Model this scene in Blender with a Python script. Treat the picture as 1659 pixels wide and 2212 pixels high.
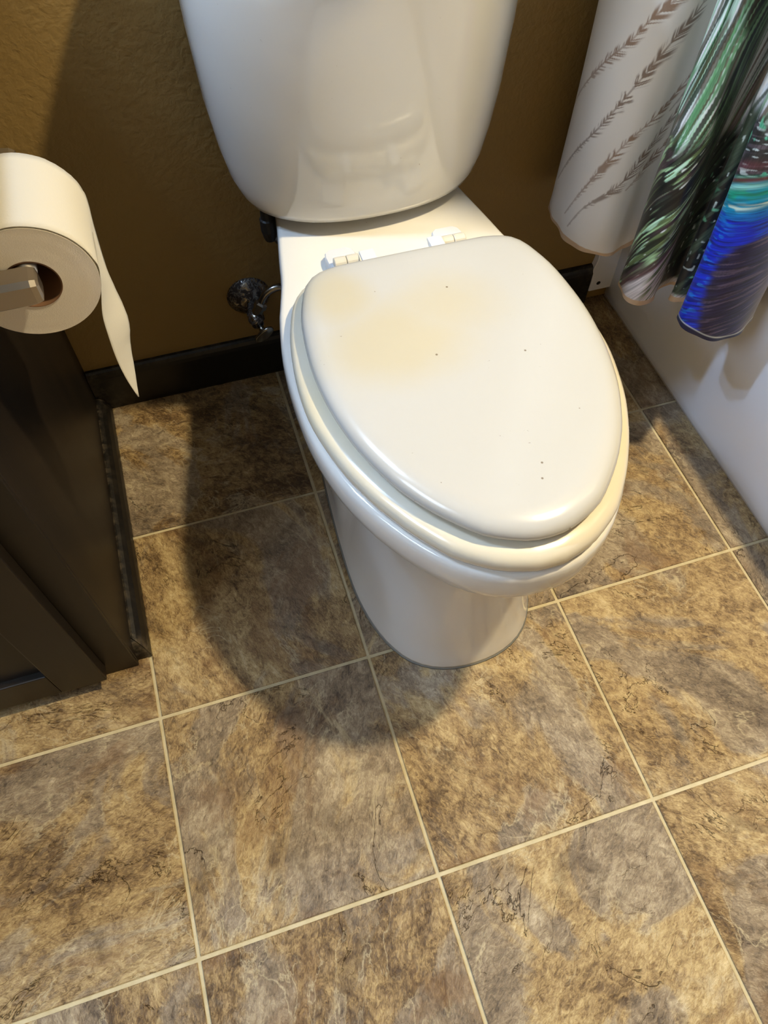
import bpy, bmesh, math, random
import numpy as np
from mathutils import Vector, Matrix

# ------------------------------------------------------------------ camera, world, lights, exposure
for o in list(bpy.data.objects): bpy.data.objects.remove(o, do_unlink=True)
scene = bpy.context.scene
col = scene.collection
CAM = (-0.1110167, -0.3911023, 1.0483800)
YAW, PITCH, ROLL, FPX = -0.3234170, 1.0102721, 0.0198687, 1619.755
def cam_axes():
    f = Vector((-math.sin(YAW)*math.cos(PITCH), math.cos(YAW)*math.cos(PITCH), -math.sin(PITCH)))
    r = Vector((math.cos(YAW), math.sin(YAW), 0)); u = r.cross(f)
    return math.cos(ROLL)*r + math.sin(ROLL)*u, -math.sin(ROLL)*r + math.cos(ROLL)*u, f
r_, u_, f_ = cam_axes()
cd = bpy.data.cameras.new('camera'); cam = bpy.data.objects.new('camera', cd); col.objects.link(cam)
cd.sensor_fit = 'VERTICAL'; cd.sensor_height = 36.0; cd.lens = 36.0*FPX/2212.0; cd.clip_start = 0.02
cam.matrix_world = Matrix(((r_.x, u_.x, -f_.x, CAM[0]), (r_.y, u_.y, -f_.y, CAM[1]), (r_.z, u_.z, -f_.z, CAM[2]), (0, 0, 0, 1)))
scene.camera = cam
vs = scene.view_settings
vs.view_transform = 'Standard'; vs.look = 'None'; vs.gamma = 1.0; vs.use_curve_mapping = False
vs.exposure = 0.22
world = bpy.data.worlds.new('world'); scene.world = world; world.use_nodes = True
world.node_tree.nodes['Background'].inputs[0].default_value = (0.62, 0.78, 1.0, 1)
world.node_tree.nodes['Background'].inputs[1].default_value = 14.5        # overcast daylight, seen only through the added window

TUB_LIGHT = (0.92, -0.08, 2.34)       # warm recessed lamp above the bathtub
WARM_W, WARM_C = 49.0, (1.0, 0.82, 0.50)
VAN_X, VAN_Y, VAN_Z = (-1.00, -0.78), 0.50, 1.95   # two cool bulbs of the vanity light on the back wall
COOL_W, COOL_C = 36.0, (0.47, 0.68, 1.0)
def lamp(name, kind, loc, energy, color, size, parent=None):
    d = bpy.data.lights.new(name, kind); d.energy = energy; d.color = color
    if kind == 'AREA': d.shape = 'DISK'; d.size = size
    else: d.shadow_soft_size = size
    o = bpy.data.objects.new(name, d); col.objects.link(o); o.location = loc
    return o
lamp('tub_lamp_light', 'AREA', TUB_LIGHT, WARM_W, WARM_C, 0.11)
for x in VAN_X: lamp('vanity_bulb_light', 'POINT', (x, VAN_Y, VAN_Z), COOL_W, COOL_C, 0.042)

WIN = (-.90, .0, 1.28, 2.12)       # unseen window added in the left wall for cool fill light: y0, y1, z0, z1
d = bpy.data.lights.new('window_portal', 'AREA'); d.shape = 'RECTANGLE'; d.size = WIN[1]-WIN[0]; d.size_y = WIN[3]-WIN[2]; d.cycles.is_portal = True
o = bpy.data.objects.new('window_portal', d); col.objects.link(o); o.location = (-1.53, (WIN[0]+WIN[1])/2, (WIN[2]+WIN[3])/2); o.rotation_euler = (math.pi/2, 0, -math.pi/2)

# ------------------------------------------------------------------ helpers
def lin(c):
    c = np.asarray(c, float)/255.0
    return np.where(c <= 0.04045, c/12.92, ((c+0.055)/1.055)**2.4)
def L4(c): return tuple(float(v) for v in lin(c)) + (1.0,)

class Mat:
    def __init__(s, name):
        s.m = bpy.data.materials.new(name); s.m.use_nodes = True; s.t = s.m.node_tree
        s.b = s.t.nodes['Principled BSDF']
    def n(s, typ, **kw):
        nd = s.t.nodes.new(typ)
        for k, v in kw.items():
            if k in nd.inputs: nd.inputs[k].default_value = v
            else: setattr(nd, k, v)
        return nd
    def l(s, a, b): s.t.links.new(a, b)
    def set(s, **kw):
        for k, v in kw.items():
            k = k.replace('_', ' ')
            if hasattr(v, 'is_linked') or hasattr(v, 'links'): s.l(v, s.b.inputs[k])
            else: s.b.inputs[k].default_value = v
    def noise(s, vec, scale, detail=4, rough=0.55, dist=0.0):
        nd = s.n('ShaderNodeTexNoise', Scale=scale, Detail=detail, Roughness=rough, Distortion=dist)
        if vec is not None: s.l(vec, nd.inputs['Vector'])
        return nd.outputs['Fac']
    def ramp(s, fac, stops, interp='LINEAR'):
        nd = s.n('ShaderNodeValToRGB'); cr = nd.color_ramp; cr.interpolation = interp
        while len(cr.elements) < len(stops): cr.elements.new(0.5)
        for e, (p, c) in zip(cr.elements, stops): e.position = p; e.color = c
        s.l(fac, nd.inputs[0]); return nd.outputs['Color']
    def math(s, op, a, b=None, clamp=False):
        nd = s.n('ShaderNodeMath', operation=op); nd.use_clamp = clamp
        for i, v in enumerate((a, b)):
            if v is None: continue
            if isinstance(v, (int, float)): nd.inputs[i].default_value = v
            else: s.l(v, nd.inputs[i])
        return nd.outputs[0]
    def mix(s, fac, a, b, typ='MIX'):
        nd = s.n('ShaderNodeMix', data_type='RGBA', blend_type=typ)
        for i, v in ((0, fac), (6, a), (7, b)):
            if isinstance(v, (int, float, tuple)): nd.inputs[i].default_value = v
            else: s.l(v, nd.inputs[i])
        return nd.outputs[2]
    def bump(s, h, strength, dist, prev=None):
        nd = s.n('ShaderNodeBump', Strength=strength, Distance=dist); s.l(h, nd.inputs['Height'])
        if prev is not None: s.l(prev, nd.inputs['Normal'])
        return nd.outputs['Normal']
    def obj(s): return s.n('ShaderNodeTexCoord').outputs['Object']
W1, B1 = (1, 1, 1, 1), (0, 0, 0, 1)

def link(o, parent=None):
    col.objects.link(o)
    if parent: o.parent = parent
    return o
def tag(o, label=None, cat=None, group=None, kind=None):
    if label: o['label'] = label
    if cat: o['category'] = cat
    if group: o['group'] = group
    if kind: o['kind'] = kind
    return o
def thing(name, loc, label, cat, group=None):
    o = bpy.data.objects.new(name, None); o.empty_display_size = 0.05; o.location = loc
    return tag(link(o), label, cat, group)
def base_of(parent):
    p = Vector((0, 0, 0))
    while parent: p += parent.location; parent = parent.parent
    return p
def mesh_obj(name, verts, faces, mat, parent=None, smooth=True, loc=None):
    """verts are world coordinates; the object's origin is the parent's base (or loc)"""
    b = base_of(parent)
    off = Vector(loc) - b if loc is not None else Vector((0, 0, 0))
    o0 = b + off
    v = np.asarray(verts, float) - np.array(o0)
    me = bpy.data.meshes.new(name); me.from_pydata(v.tolist(), [], [list(map(int, f)) for f in faces])
    me.update()
    bm = bmesh.new(); bm.from_mesh(me); bmesh.ops.recalc_face_normals(bm, faces=bm.faces); bm.to_mesh(me); bm.free()
    if mat: me.materials.append(mat)
    o = bpy.data.objects.new(name, me); o.location = off; link(o, parent)
    if smooth: me.polygons.foreach_set('use_smooth', [True]*len(me.polygons))
    return o
def box(name, lo, hi, mat, parent=None, bevel=0.0, seg=2, loc=None):
    lo, hi = Vector(lo), Vector(hi)
    bm = bmesh.new(); bmesh.ops.create_cube(bm, size=1)
    for v in bm.verts: v.co = Vector([(lo[i]+hi[i])/2 + v.co[i]*(hi[i]-lo[i]) for i in range(3)])
    if bevel > 0: bmesh.ops.bevel(bm, geom=list(bm.edges), offset=bevel, segments=seg, affect='EDGES', profile=0.6)
    vs_ = [tuple(v.co) for v in bm.verts]; bm.verts.index_update(); fs = [[v.index for v in f.verts] for f in bm.faces]; bm.free()
    return mesh_obj(name, vs_, fs, mat, parent, smooth=False, loc=loc)
def loft(rings, cap0=True, cap1=True, closed=True):
    """rings: list of (n,3) arrays; returns verts, faces"""
    n = len(rings[0]); V = np.concatenate([np.asarray(r, float) for r in rings]); F = []
    m = n if closed else n-1
    for k in range(len(rings)-1):
        for i in range(m):
            j = (i+1) % n; F.append((k*n+i, k*n+j, (k+1)*n+j, (k+1)*n+i))
    if cap0: F.append(tuple(range(n))[::-1])
    if cap1: F.append(tuple((len(rings)-1)*n+i for i in range(n)))
    return V, F
def circle(c, ax, rad, n=24, rad2=None, up=(0, 0, 1)):
    ax = Vector(ax).normalized(); up = Vector(up)
    if abs(ax.dot(up)) > 0.95: up = Vector((1, 0, 0))
    s = ax.cross(up).normalized(); t = s.cross(ax); rad2 = rad2 or rad
    return np.array([Vector(c) + s*rad*math.cos(a) + t*rad2*math.sin(a) for a in np.linspace(0, 2*math.pi, n, endpoint=False)])
def tube(pts, rad, n=12, caps=True):
    pts = [Vector(p) for p in pts]; rings = []; up = Vector((0.13, 0.31, 0.94)).normalized()
    rads = rad if isinstance(rad, (list, tuple)) else [rad]*len(pts)
    for i, p in enumerate(pts):
        d = (pts[min(i+1, len(pts)-1)] - pts[max(i-1, 0)]).normalized()
        s = d.cross(up).normalized(); t = s.cross(d)
        rings.append([p + (s*math.cos(a) + t*math.sin(a))*rads[i] for a in np.linspace(0, 2*math.pi, n, endpoint=False)])
    return loft([np.array(r) for r in rings], caps, caps)
def lathe(c, ax, prof, n=32):
    """prof: list of (radius, distance along ax)"""
    ax = Vector(ax).normalized()
    return loft([circle(Vector(c)+ax*d, ax, max(r, 1e-4), n) for r, d in prof])
def crom(P, n=12):
    P = np.asarray(P, float); P = np.concatenate([[2*P[0]-P[1]], P, [2*P[-1]-P[-2]]]); out = []
    t = np.linspace(0, 1, n, endpoint=False)[:, None]
    for i in range(1, len(P)-2):
        a, b, c, d = P[i-1:i+3]
        out.append(.5*(2*b+(c-a)*t+(2*a-5*b+4*c-d)*t*t+(3*b-a-3*c+d)*t**3))
    out.append(P[-2:-1]); return np.concatenate(out)
rng = np.random.default_rng(7)

# ------------------------------------------------------------------ materials
def m_tile():
    M = Mat('slate_tile')
    oi = M.n('ShaderNodeObjectInfo').outputs['Random']
    cmb = M.n('ShaderNodeCombineXYZ')
    for i, k in enumerate((37.0, 91.0, 13.0)): M.l(M.math('MULTIPLY', oi, k), cmb.inputs[i])
    va = M.n('ShaderNodeVectorMath', operation='ADD'); M.l(M.obj(), va.inputs[0]); M.l(cmb.outputs[0], va.inputs[1])
    # each tile's grain runs its own way
    vr = M.n('ShaderNodeVectorRotate', rotation_type='Z_AXIS'); M.l(va.outputs[0], vr.inputs['Vector']); M.l(M.math('MULTIPLY', oi, 40.0), vr.inputs['Angle'])
    mp = M.n('ShaderNodeMapping'); mp.inputs['Scale'].default_value = (1.0, 1.35, 1.0); M.l(vr.outputs[0], mp.inputs['Vector'])
    v = mp.outputs[0]
    mp2 = M.n('ShaderNodeMapping'); mp2.inputs['Scale'].default_value = (1.0, 2.1, 1.0); M.l(vr.outputs[0], mp2.inputs['Vector']); v2 = mp2.outputs[0]
    n1 = M.noise(v, 7.5, 10, .68, .7)                 # cloudy tone
    n2 = M.noise(v, 48, 7, .7, 1.2)                   # flakes
    n5 = M.noise(v2, 120, 4, .65, 1.6)                # fine drawn-out flecks
    n3 = M.noise(v, 4.6, 7, .60, .9)                  # where the stone is grey instead of tan
    n7 = M.noise(v, 5.4, 7, .60, .9)                  # where it is rusty brown
    n4 = M.noise(v, 6, 5, .55, 2.4); n6 = M.noise(v, 5, 6, .6, 1.8)
    bl = M.math('ADD', M.math('MULTIPLY', n1, .40), M.math('ADD', M.math('MULTIPLY', n2, .34), M.math('MULTIPLY', n5, .26)))
    tone = M.math('ADD', bl, M.math('MULTIPLY', M.math('SUBTRACT', oi, .5), .05))
    base = M.ramp(tone, [(.40, L4((76, 56, 35))), (.46, L4((118, 94, 62))), (.51, L4((158, 132, 91))), (.57, L4((190, 166, 120))), (.66, L4((220, 202, 160)))])
    grey = M.ramp(bl, [(.40, L4((84, 71, 58))), (.50, L4((142, 125, 103))), (.58, L4((180, 164, 138))), (.66, L4((214, 201, 176)))])
    c = M.mix(M.ramp(n3, [(.485, B1), (.545, W1)]), base, grey)
    rust = M.ramp(n7, [(.55, B1), (.62, W1)])
    c = M.mix(M.math('MULTIPLY', rust, .42), c, M.mix(n2, L4((84, 56, 32)), L4((150, 110, 66))))
    dk = M.ramp(M.noise(v, 10, 6, .65, 1.0), [(.57, B1), (.66, W1)])
    c = M.mix(M.math('MULTIPLY', dk, .38), c, L4((72, 57, 42)))
    vein = M.ramp(M.math('ABSOLUTE', M.math('SUBTRACT', n3, .52)), [(.0, W1), (.004, (.4,)*3+(1,)), (.010, B1)])
    vein = M.math('MAXIMUM', vein, M.ramp(M.math('ABSOLUTE', M.math('SUBTRACT', n4, .5)), [(.0, W1), (.006, (.4,)*3+(1,)), (.016, B1)]))
    vein = M.math('MULTIPLY', vein, M.ramp(M.noise(v, 9, 3), [(.48, B1), (.60, W1)]))
    c = M.mix(M.math('MULTIPLY', vein, .55), c, L4((212, 198, 162)))
    crack = M.ramp(M.math('ABSOLUTE', M.math('SUBTRACT', n6, .5)), [(.0, W1), (.0022, (.5,)*3+(1,)), (.0045, B1)])
    crack = M.math('MULTIPLY', crack, M.ramp(M.noise(v, 7, 2), [(.54, B1), (.60, W1)]))
    c = M.mix(M.math('MULTIPLY', crack, .8), c, L4((48, 34, 20)))
    h = M.math('ADD', M.math('MULTIPLY', n2, .8), M.math('MULTIPLY', n5, .55))
    h = M.math('SUBTRACT', M.math('ADD', h, n1), M.math('MULTIPLY', crack, .8))
    M.set(Base_Color=c, Roughness=M.ramp(n2, [(.3, (.28,)*3+(1,)), (.7, (.46,)*3+(1,))]), Normal=M.bump(h, .75, .0035))
    return M.m
def m_simple(name, c, rough, metal=0.0, bump=None, coat=0.0, vary=None):
    M = Mat(name); M.set(Roughness=rough, Metallic=metal, Base_Color=L4(c))
    if coat: M.set(Coat_Weight=coat, Coat_Roughness=.05)
    if vary:
        f = M.noise(M.obj(), vary[0], 5, .6)
        M.set(Base_Color=M.ramp(f, [(.35, L4(c)), (.65, L4(vary[1]))]))
    if bump: M.set(Normal=M.bump(M.noise(M.obj(), bump[0], bump[3] if len(bump) > 3 else 4, .6), bump[1], bump[2]))
    return M.m
def m_wall():
    M = Mat('brown_wall_paint'); o = M.obj()
    c = M.ramp(M.noise(o, 3, 3), [(.3, L4((145, 118, 67))), (.7, L4((152, 125, 73)))])
    h = M.math('ADD', M.noise(o, 95, 3, .5, .4), M.math('MULTIPLY', M.noise(o, 300, 2), .25))
    M.set(Base_Color=c, Roughness=.55, Normal=M.bump(h, .5, .0022)); return M.m
def m_ceramic():
    M = Mat('white_vitreous_china'); o = M.obj()
    M.set(Base_Color=L4((221, 218, 212)), Roughness=.10, Coat_Weight=.4, Coat_Roughness=.03, IOR=1.5)
    # old brown specks and streaks on the deck behind the seat
    sp = M.ramp(M.noise(o, 260, 3, .6), [(.70, B1), (.76, W1)])
    pos = M.n('ShaderNodeSeparateXYZ'); M.l(o, pos.inputs[0])
    deck = M.math('MULTIPLY', M.ramp(pos.outputs[1], [(.18, B1), (.2, W1), (.24, W1), (.27, B1)]), M.ramp(pos.outputs[2], [(.398, B1), (.402, W1)]))
    pat = M.ramp(M.noise(o, 14, 2), [(.5, B1), (.62, W1)])
    fac = M.math('MULTIPLY', M.math('MULTIPLY', sp, deck), M.math('MULTIPLY', pat, .6))
    M.set(Base_Color=M.mix(fac, L4((221, 218, 212)), L4((120, 86, 60))))
    return M.m
def m_lid():
    M = Mat('white_enamel_lid'); o = M.obj()
    sep = M.n('ShaderNodeSeparateXYZ'); M.l(o, sep.inputs[0]); X, Y, Z = sep.outputs
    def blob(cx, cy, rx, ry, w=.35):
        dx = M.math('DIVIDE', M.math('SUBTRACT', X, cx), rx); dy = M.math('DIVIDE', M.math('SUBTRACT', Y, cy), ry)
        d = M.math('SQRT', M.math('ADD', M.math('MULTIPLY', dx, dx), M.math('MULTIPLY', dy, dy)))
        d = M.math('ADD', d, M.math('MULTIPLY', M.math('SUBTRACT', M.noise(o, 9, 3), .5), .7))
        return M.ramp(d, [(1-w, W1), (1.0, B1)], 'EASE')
    st = M.math('MAXIMUM', blob(-.075, -.040, .125, .085, .75), blob(-.11, .045, .06, .075, .8))  # yellowish patches over the left and middle of the lid
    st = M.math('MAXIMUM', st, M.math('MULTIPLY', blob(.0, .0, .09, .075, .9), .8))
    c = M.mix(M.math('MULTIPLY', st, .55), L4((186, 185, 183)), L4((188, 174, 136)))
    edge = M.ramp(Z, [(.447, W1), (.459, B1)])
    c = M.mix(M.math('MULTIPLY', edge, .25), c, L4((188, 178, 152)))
    vo = M.n('ShaderNodeTexVoronoi', Scale=46.0); M.l(o, vo.inputs['Vector'])
    dots = M.ramp(vo.outputs['Distance'], [(.05, W1), (.07, B1)])
    sel = M.n('ShaderNodeSeparateColor'); M.l(vo.outputs['Color'], sel.inputs[0])
    dots = M.math('MULTIPLY', dots, M.ramp(sel.outputs[0], [(.50, B1), (.52, W1)]))
    chips = M.math('MULTIPLY', M.ramp(M.noise(o, 210, 3, .6, 1), [(.70, B1), (.73, W1)]), M.ramp(M.noise(o, 24, 1), [(.62, B1), (.66, W1)]))
    c = M.mix(M.math('MULTIPLY', M.math('MAXIMUM', dots, chips), .75), c, L4((96, 76, 50)))
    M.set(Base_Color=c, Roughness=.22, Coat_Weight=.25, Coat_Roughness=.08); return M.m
def m_seat():
    M = Mat('yellowed_enamel_seat'); o = M.obj()
    c = M.ramp(M.noise(o, 7, 3), [(.3, L4((212, 206, 192))), (.7, L4((212, 201, 174)))])
    M.set(Base_Color=c, Roughness=.22, Coat_Weight=.25, Coat_Roughness=.08); return M.m
def m_cabinet():
    M = Mat('espresso_cabinet_paint'); o = M.obj()
    mp = M.n('ShaderNodeMapping'); mp.inputs['Scale'].default_value = (6, 6, .6); M.l(o, mp.inputs['Vector'])
    c = M.ramp(M.noise(mp.outputs[0], 4, 4), [(.3, L4((20, 15, 10))), (.75, L4((34, 26, 17)))])
    M.set(Base_Color=c, Roughness=.42, Normal=M.bump(M.noise(mp.outputs[0], 30, 3), .12, .001)); return M.m
def m_worn_black(name, worn=.35):
    M = Mat(name); o = M.obj(); g = M.n('ShaderNodeNewGeometry')
    pt = M.ramp(g.outputs['Pointiness'], [(.52, B1), (.58, W1)])
    w = M.math('MULTIPLY', pt, M.ramp(M.noise(o, 60, 4, .7), [(.45, B1), (.6, W1)]))
    c = M.mix(M.math('MULTIPLY', w, worn), L4((15, 12, 9)), L4((110, 98, 82)))
    M.set(Base_Color=c, Roughness=.45); return M.m
def m_paper(name, c, s=420, k=.35):
    M = Mat(name); o = M.obj()
    M.set(Base_Color=L4(c), Roughness=.95, Normal=M.bump(M.noise(o, s, 4, .7), k, .0015)); return M.m
def m_corroded():
    M = Mat('corroded_chrome'); o = M.obj()
    k = M.ramp(M.noise(o, 90, 6, .7, .5), [(.46, B1), (.54, W1)])
    M.set(Base_Color=M.mix(k, L4((150, 146, 140)), L4((40, 27, 18))), Metallic=M.math('SUBTRACT', 1.0, k), Roughness=M.ramp(k, [(0, (.2,)*3+(1,)), (1, (.8,)*3+(1,))]))
    return M.m
MT = dict(tile=m_tile(), wall=m_wall(), china=m_ceramic(), lid=m_lid(), seat=m_seat(), cab=m_cabinet(),
          grout=m_simple('tan_grout', (206, 194, 162), .9, bump=(300, .4, .001), vary=(40, (190, 176, 140))),
          base=m_worn_black('black_baseboard_paint', .25), trim=m_worn_black('worn_black_trim', .5),
          white=m_simple('white_plastic', (212, 214, 218), .25), cream=m_simple('cream_plastic', (206, 200, 186), .3),
          tub=m_simple('tub_acrylic', (238, 241, 250), .28, coat=.2), caulk=m_simple('white_caulk', (190, 184, 176), .6),
          gcaulk=m_simple('grey_caulk', (120, 120, 114), .5), ceil=m_simple('ceiling_paint', (140, 134, 122), .9),
          nickel=m_simple('brushed_nickel', (176, 168, 158), .32, 1.0, bump=(600, .06, .0005)),
          chrome=m_simple('dull_chrome', (150, 150, 150), .2, 1.0), corr=m_corroded(), dark=m_simple('dark_hole', (12, 10, 9), .8),
          hose=m_simple('dark_hose', (26, 25, 23), .5), paper=m_paper('tissue_paper_dimmed', (182, 175, 160)), paperend=m_paper('tissue_roll_end', (240, 232, 220), 900, .25),  # same tissue: roll side coloured darker, end lighter, to balance the lamps' light
          card=m_simple('cardboard', (120, 88, 64), .9), rod=m_simple('rod_chrome', (170, 168, 164), .25, 1.0),
          top=m_simple('stone_counter', (150, 136, 116), .3, vary=(60, (120, 104, 84))), stall=m_simple('shower_surround', (150, 146, 140), .3))
def m_glass():
    M = Mat('window_glass'); tb = M.n('ShaderNodeBsdfTransparent'); gl = M.n('ShaderNodeBsdfGlossy', Roughness=.02); mx = M.n('ShaderNodeMixShader'); mx.inputs[0].default_value = .06
    M.l(tb.outputs[0], mx.inputs[1]); M.l(gl.outputs[0], mx.inputs[2]); M.l(mx.outputs[0], M.t.nodes['Material Output'].inputs['Surface']); return M.m
MT['glass'] = m_glass()
def m_sheet():
    M = Mat('loose_tissue_sheet'); o = M.obj(); c = L4((240, 236, 226))
    M.set(Base_Color=c, Roughness=.95, Normal=M.bump(M.noise(o, 420, 4, .7), .3, .0012))
    tr = M.n('ShaderNodeBsdfTranslucent'); tr.inputs[0].default_value = c; mx = M.n('ShaderNodeMixShader'); mx.inputs[0].default_value = .35
    M.l(M.b.outputs[0], mx.inputs[1]); M.l(tr.outputs[0], mx.inputs[2]); M.l(mx.outputs[0], M.t.nodes['Material Output'].inputs['Surface']); return M.m
MT['sheet'] = m_sheet()
def emis(name, c, s):
    M = Mat(name); M.set(Base_Color=(1, 1, 1, 1), Emission_Color=c+(1,), Emission_Strength=s); return M.m

# ------------------------------------------------------------------ the room
WY, TX = 0.600, 0.684          # back wall, face of the tub apron
XL, XR, YF, ZC = -1.45, 1.46, -1.95, 2.40
T = 0.305; GAP = 0.0052
floor = box('floor', (XL, YF, -.06), (XR, WY, -.0026), MT['grout'])
tag(floor, 'brown slate-look tile floor with tan grout joints', kind='structure')
def tile_mesh(w, d, name):
    """slab with worn, slightly uneven edges; centred on its own origin, top at z = 0"""
    V = []; e = .0011
    for z, ins in ((-.0058, 0), (-.0007, 0), (0, e)):
        x, y = w/2-ins, d/2-ins; V += [(-x, -y, z), (x, -y, z), (x, y, z), (-x, y, z)]
    F = [(8, 9, 10, 11)]
    for k in (0, 4):
        for i in range(4): j = (i+1) % 4; F.append((k+i, k+j, k+4+j, k+4+i))
    me = bpy.data.meshes.new(name); me.from_pydata(V, [], F); me.materials.append(MT['tile']); me.update(); return me
full = tile_mesh(T-GAP, T-GAP, 'tile')
xs = [i*T for i in range(-5, 4)]; ys = [j*T for j in range(-7, 3)]
for i in range(len(xs)-1):
    for j in range(len(ys)-1):
        x0, x1, y0, y1 = max(xs[i], XL), min(xs[i+1], TX+.03), max(ys[j], YF), min(ys[j+1], WY)
        if x1-x0 < .02 or y1-y0 < .02: continue
        g = GAP/2
        a0 = x0+g; a1 = x1-(g if x1 == xs[i+1] else 0); b0 = y0+g; b1 = y1-(g if y1 == ys[j+1] else 0)
        me = full if abs(a1-a0-(T-GAP)) < 1e-6 and abs(b1-b0-(T-GAP)) < 1e-6 else tile_mesh(a1-a0, b1-b0, 'cut_tile')
        o = bpy.data.objects.new('tile', me); o.location = ((a0+a1)/2, (b0+b1)/2, 0); link(o, floor)
def wall(name, lo, hi, mat, label):
    tag(box(name, lo, hi, mat), label, kind='structure')
wall('wall_back', (XL-.1, WY, -.06), (TX+.02, WY+.1, ZC), MT['wall'], 'textured dark brown painted wall behind the toilet')
wall('wall_surround', (TX+.02, WY, -.06), (XR+.1, WY+.1, ZC), MT['stall'], 'white surround wall at the end of the bathtub')
def wall_with_hole(name, x0, x1, y0, y1, z0, z1, hole, mat, label):
    a, b, c, d = hole; V = []; F = []
    for lo, hi in (((x0, y0, z0), (x1, a, z1)), ((x0, b, z0), (x1, y1, z1)), ((x0, a, z0), (x1, b, c)), ((x0, a, d), (x1, b, z1))):
        n = len(V); V += [(x, y, z) for x in (lo[0], hi[0]) for y in (lo[1], hi[1]) for z in (lo[2], hi[2])]
        F += [tuple(n+i for i in f) for f in ((0, 1, 3, 2), (4, 6, 7, 5), (0, 4, 5, 1), (2, 3, 7, 6), (0, 2, 6, 4), (1, 5, 7, 3))]
    tag(mesh_obj(name, V, F, mat, smooth=False), label, kind='structure')
wall_with_hole('wall_left', XL-.1, XL, YF, WY, -.06, ZC, WIN, MT['wall'], 'brown painted wall left of the vanity')
win = bpy.data.objects.new('fill_window_1', None); win.location = (XL, (WIN[0]+WIN[1])/2, WIN[2]); link(win); tag(win, 'unseen white framed window added in the left wall as fill', kind='structure')
wy0, wy1, wz0, wz1 = WIN
for nm, lo, hi in (('window_frame', (XL-.09, wy0, wz0), (XL+.012, wy0+.045, wz1)), ('window_frame', (XL-.09, wy1-.045, wz0), (XL+.012, wy1, wz1)), ('window_frame', (XL-.09, wy0+.045, wz1-.045), (XL+.012, wy1-.045, wz1)),
                   ('window_sill', (XL-.09, wy0-.03, wz0-.0), (XL+.035, wy1+.03, wz0+.03)), ('window_frame', (XL-.07, wy0+.045, (wz0+wz1)/2-.018), (XL-.03, wy1-.045, (wz0+wz1)/2+.018))):
    box(nm, lo, hi, MT['white'], win)
for a, b in ((wz0+.03, (wz0+wz1)/2-.018), ((wz0+wz1)/2+.018, wz1-.045)): box('window_pane', (XL-.052, wy0+.045, a), (XL-.048, wy1-.045, b), MT['glass'], win)
wall('wall_right', (XR, YF, -.06), (XR+.1, WY, ZC), MT['stall'], 'white surround wall along the bathtub')
wall('wall_front', (XL-.1, YF-.1, -.06), (XR+.1, YF, ZC), MT['wall'], 'brown painted wall facing the toilet')
wall('ceiling', (XL-.1, YF-.1, ZC), (XR+.1, WY+.1, ZC+.1), MT['ceil'], 'off-white bathroom ceiling')
# black baseboard with a rounded top, along the back wall
def extrude_x(prof, x0, x1):
    return loft([np.array([(x, y, z) for y, z in prof]) for x in np.linspace(x0, x1, 24)])
prof = [(WY, 0), (.5865, 0), (.586, .004), (.586, .074), (.5872, .081), (.590, .0865), (.5945, .0885), (WY, .0885)]
V, F = extrude_x(prof, -.321, .6315)
bb = mesh_obj('baseboard_back', V, F, MT['base'], smooth=False); tag(bb, 'low black painted baseboard along the brown back wall', kind='structure')

# ------------------------------------------------------------------ toilet
XC = 0.151
toilet = thing('toilet', (XC, .20, 0), 'white two-piece toilet with closed lid, yellowish in patches', 'toilet')
def half_outline(tab, n=48):
    """closed outline from (y, half width) pairs, front to back"""
    tab = np.array(tab, float); P = crom(np.stack([tab[:, 1], tab[:, 0]], 1), 8)
    P[:, 0] = np.maximum(P[:, 0], 0)
    s = np.concatenate([[0], np.cumsum(np.hypot(*np.diff(P, axis=0).T))]); t = np.linspace(0, s[-1], n)
    h = np.stack([np.interp(t, s, P[:, 0]), np.interp(t, s, P[:, 1])], 1)
    return np.concatenate([h, (h*[-1, 1])[-2:0:-1]])        # right side front->back, then left side back->front
def inset(P, d):
    a = np.roll(P, 1, 0); b = np.roll(P, -1, 0); t = b-a; t /= np.linalg.norm(t, axis=1)[:, None]+1e-9
    return P + np.stack([-t[:, 1], t[:, 0]], 1)*d              # outline runs counter-clockwise
def ring(P, z, xc=XC): return np.column_stack([P[:, 0]+xc, P[:, 1], np.full(len(P), z)])
RIM = [(-.1172, 0), (-.1165, .015), (-.115, .027), (-.11, .043), (-.10, .062), (-.09, .076), (-.08, .087), (-.06, .1045), (-.04, .1195), (-.02, .132), (0, .143), (.04, .160), (.08, .171), (.12, .1775), (.16, .1797), (.20, .1795), (.24, .1765), (.28, .1695), (.30, .1655), (.33, .157), (.36, .149), (.40, .142), (.44, .1345), (.475, .128), (.52, .122), (.548, .118), (.556, .108), (.558, .09), (.558, 0)]
BASE = [(-.057, 0), (-.056, .02), (-.051, .045), (-.040, .07), (-.022, .092), (.002, .108), (.03, .120), (.07, .130), (.12, .135), (.2, .134), (.3, .128), (.4, .12), (.47, .115), (.505, .105), (.51, .08), (.51, 0)]
WAIST = [(-.030, 0), (-.028, .025), (-.02, .05), (-.005, .072), (.02, .09), (.06, .103), (.1, .109), (.16, .111), (.19, .112), (.205, .122), (.25, .126), (.33, .122), (.42, .112), (.48, .10), (.50, .085), (.503, .06), (.503, 0)]
HOLE = [(-.062, 0), (-.06, .02), (-.05, .047), (-.03, .073), (0, .095), (.05, .114), (.10, .122), (.15, .122), (.20, .112), (.24, .085), (.26, .045), (.264, 0)]
oR, oB, oW, oH = (half_outline(t) for t in (RIM, BASE, WAIST, HOLE))
mixo = lambda a, b, k: a*(1-k)+b*k
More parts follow.
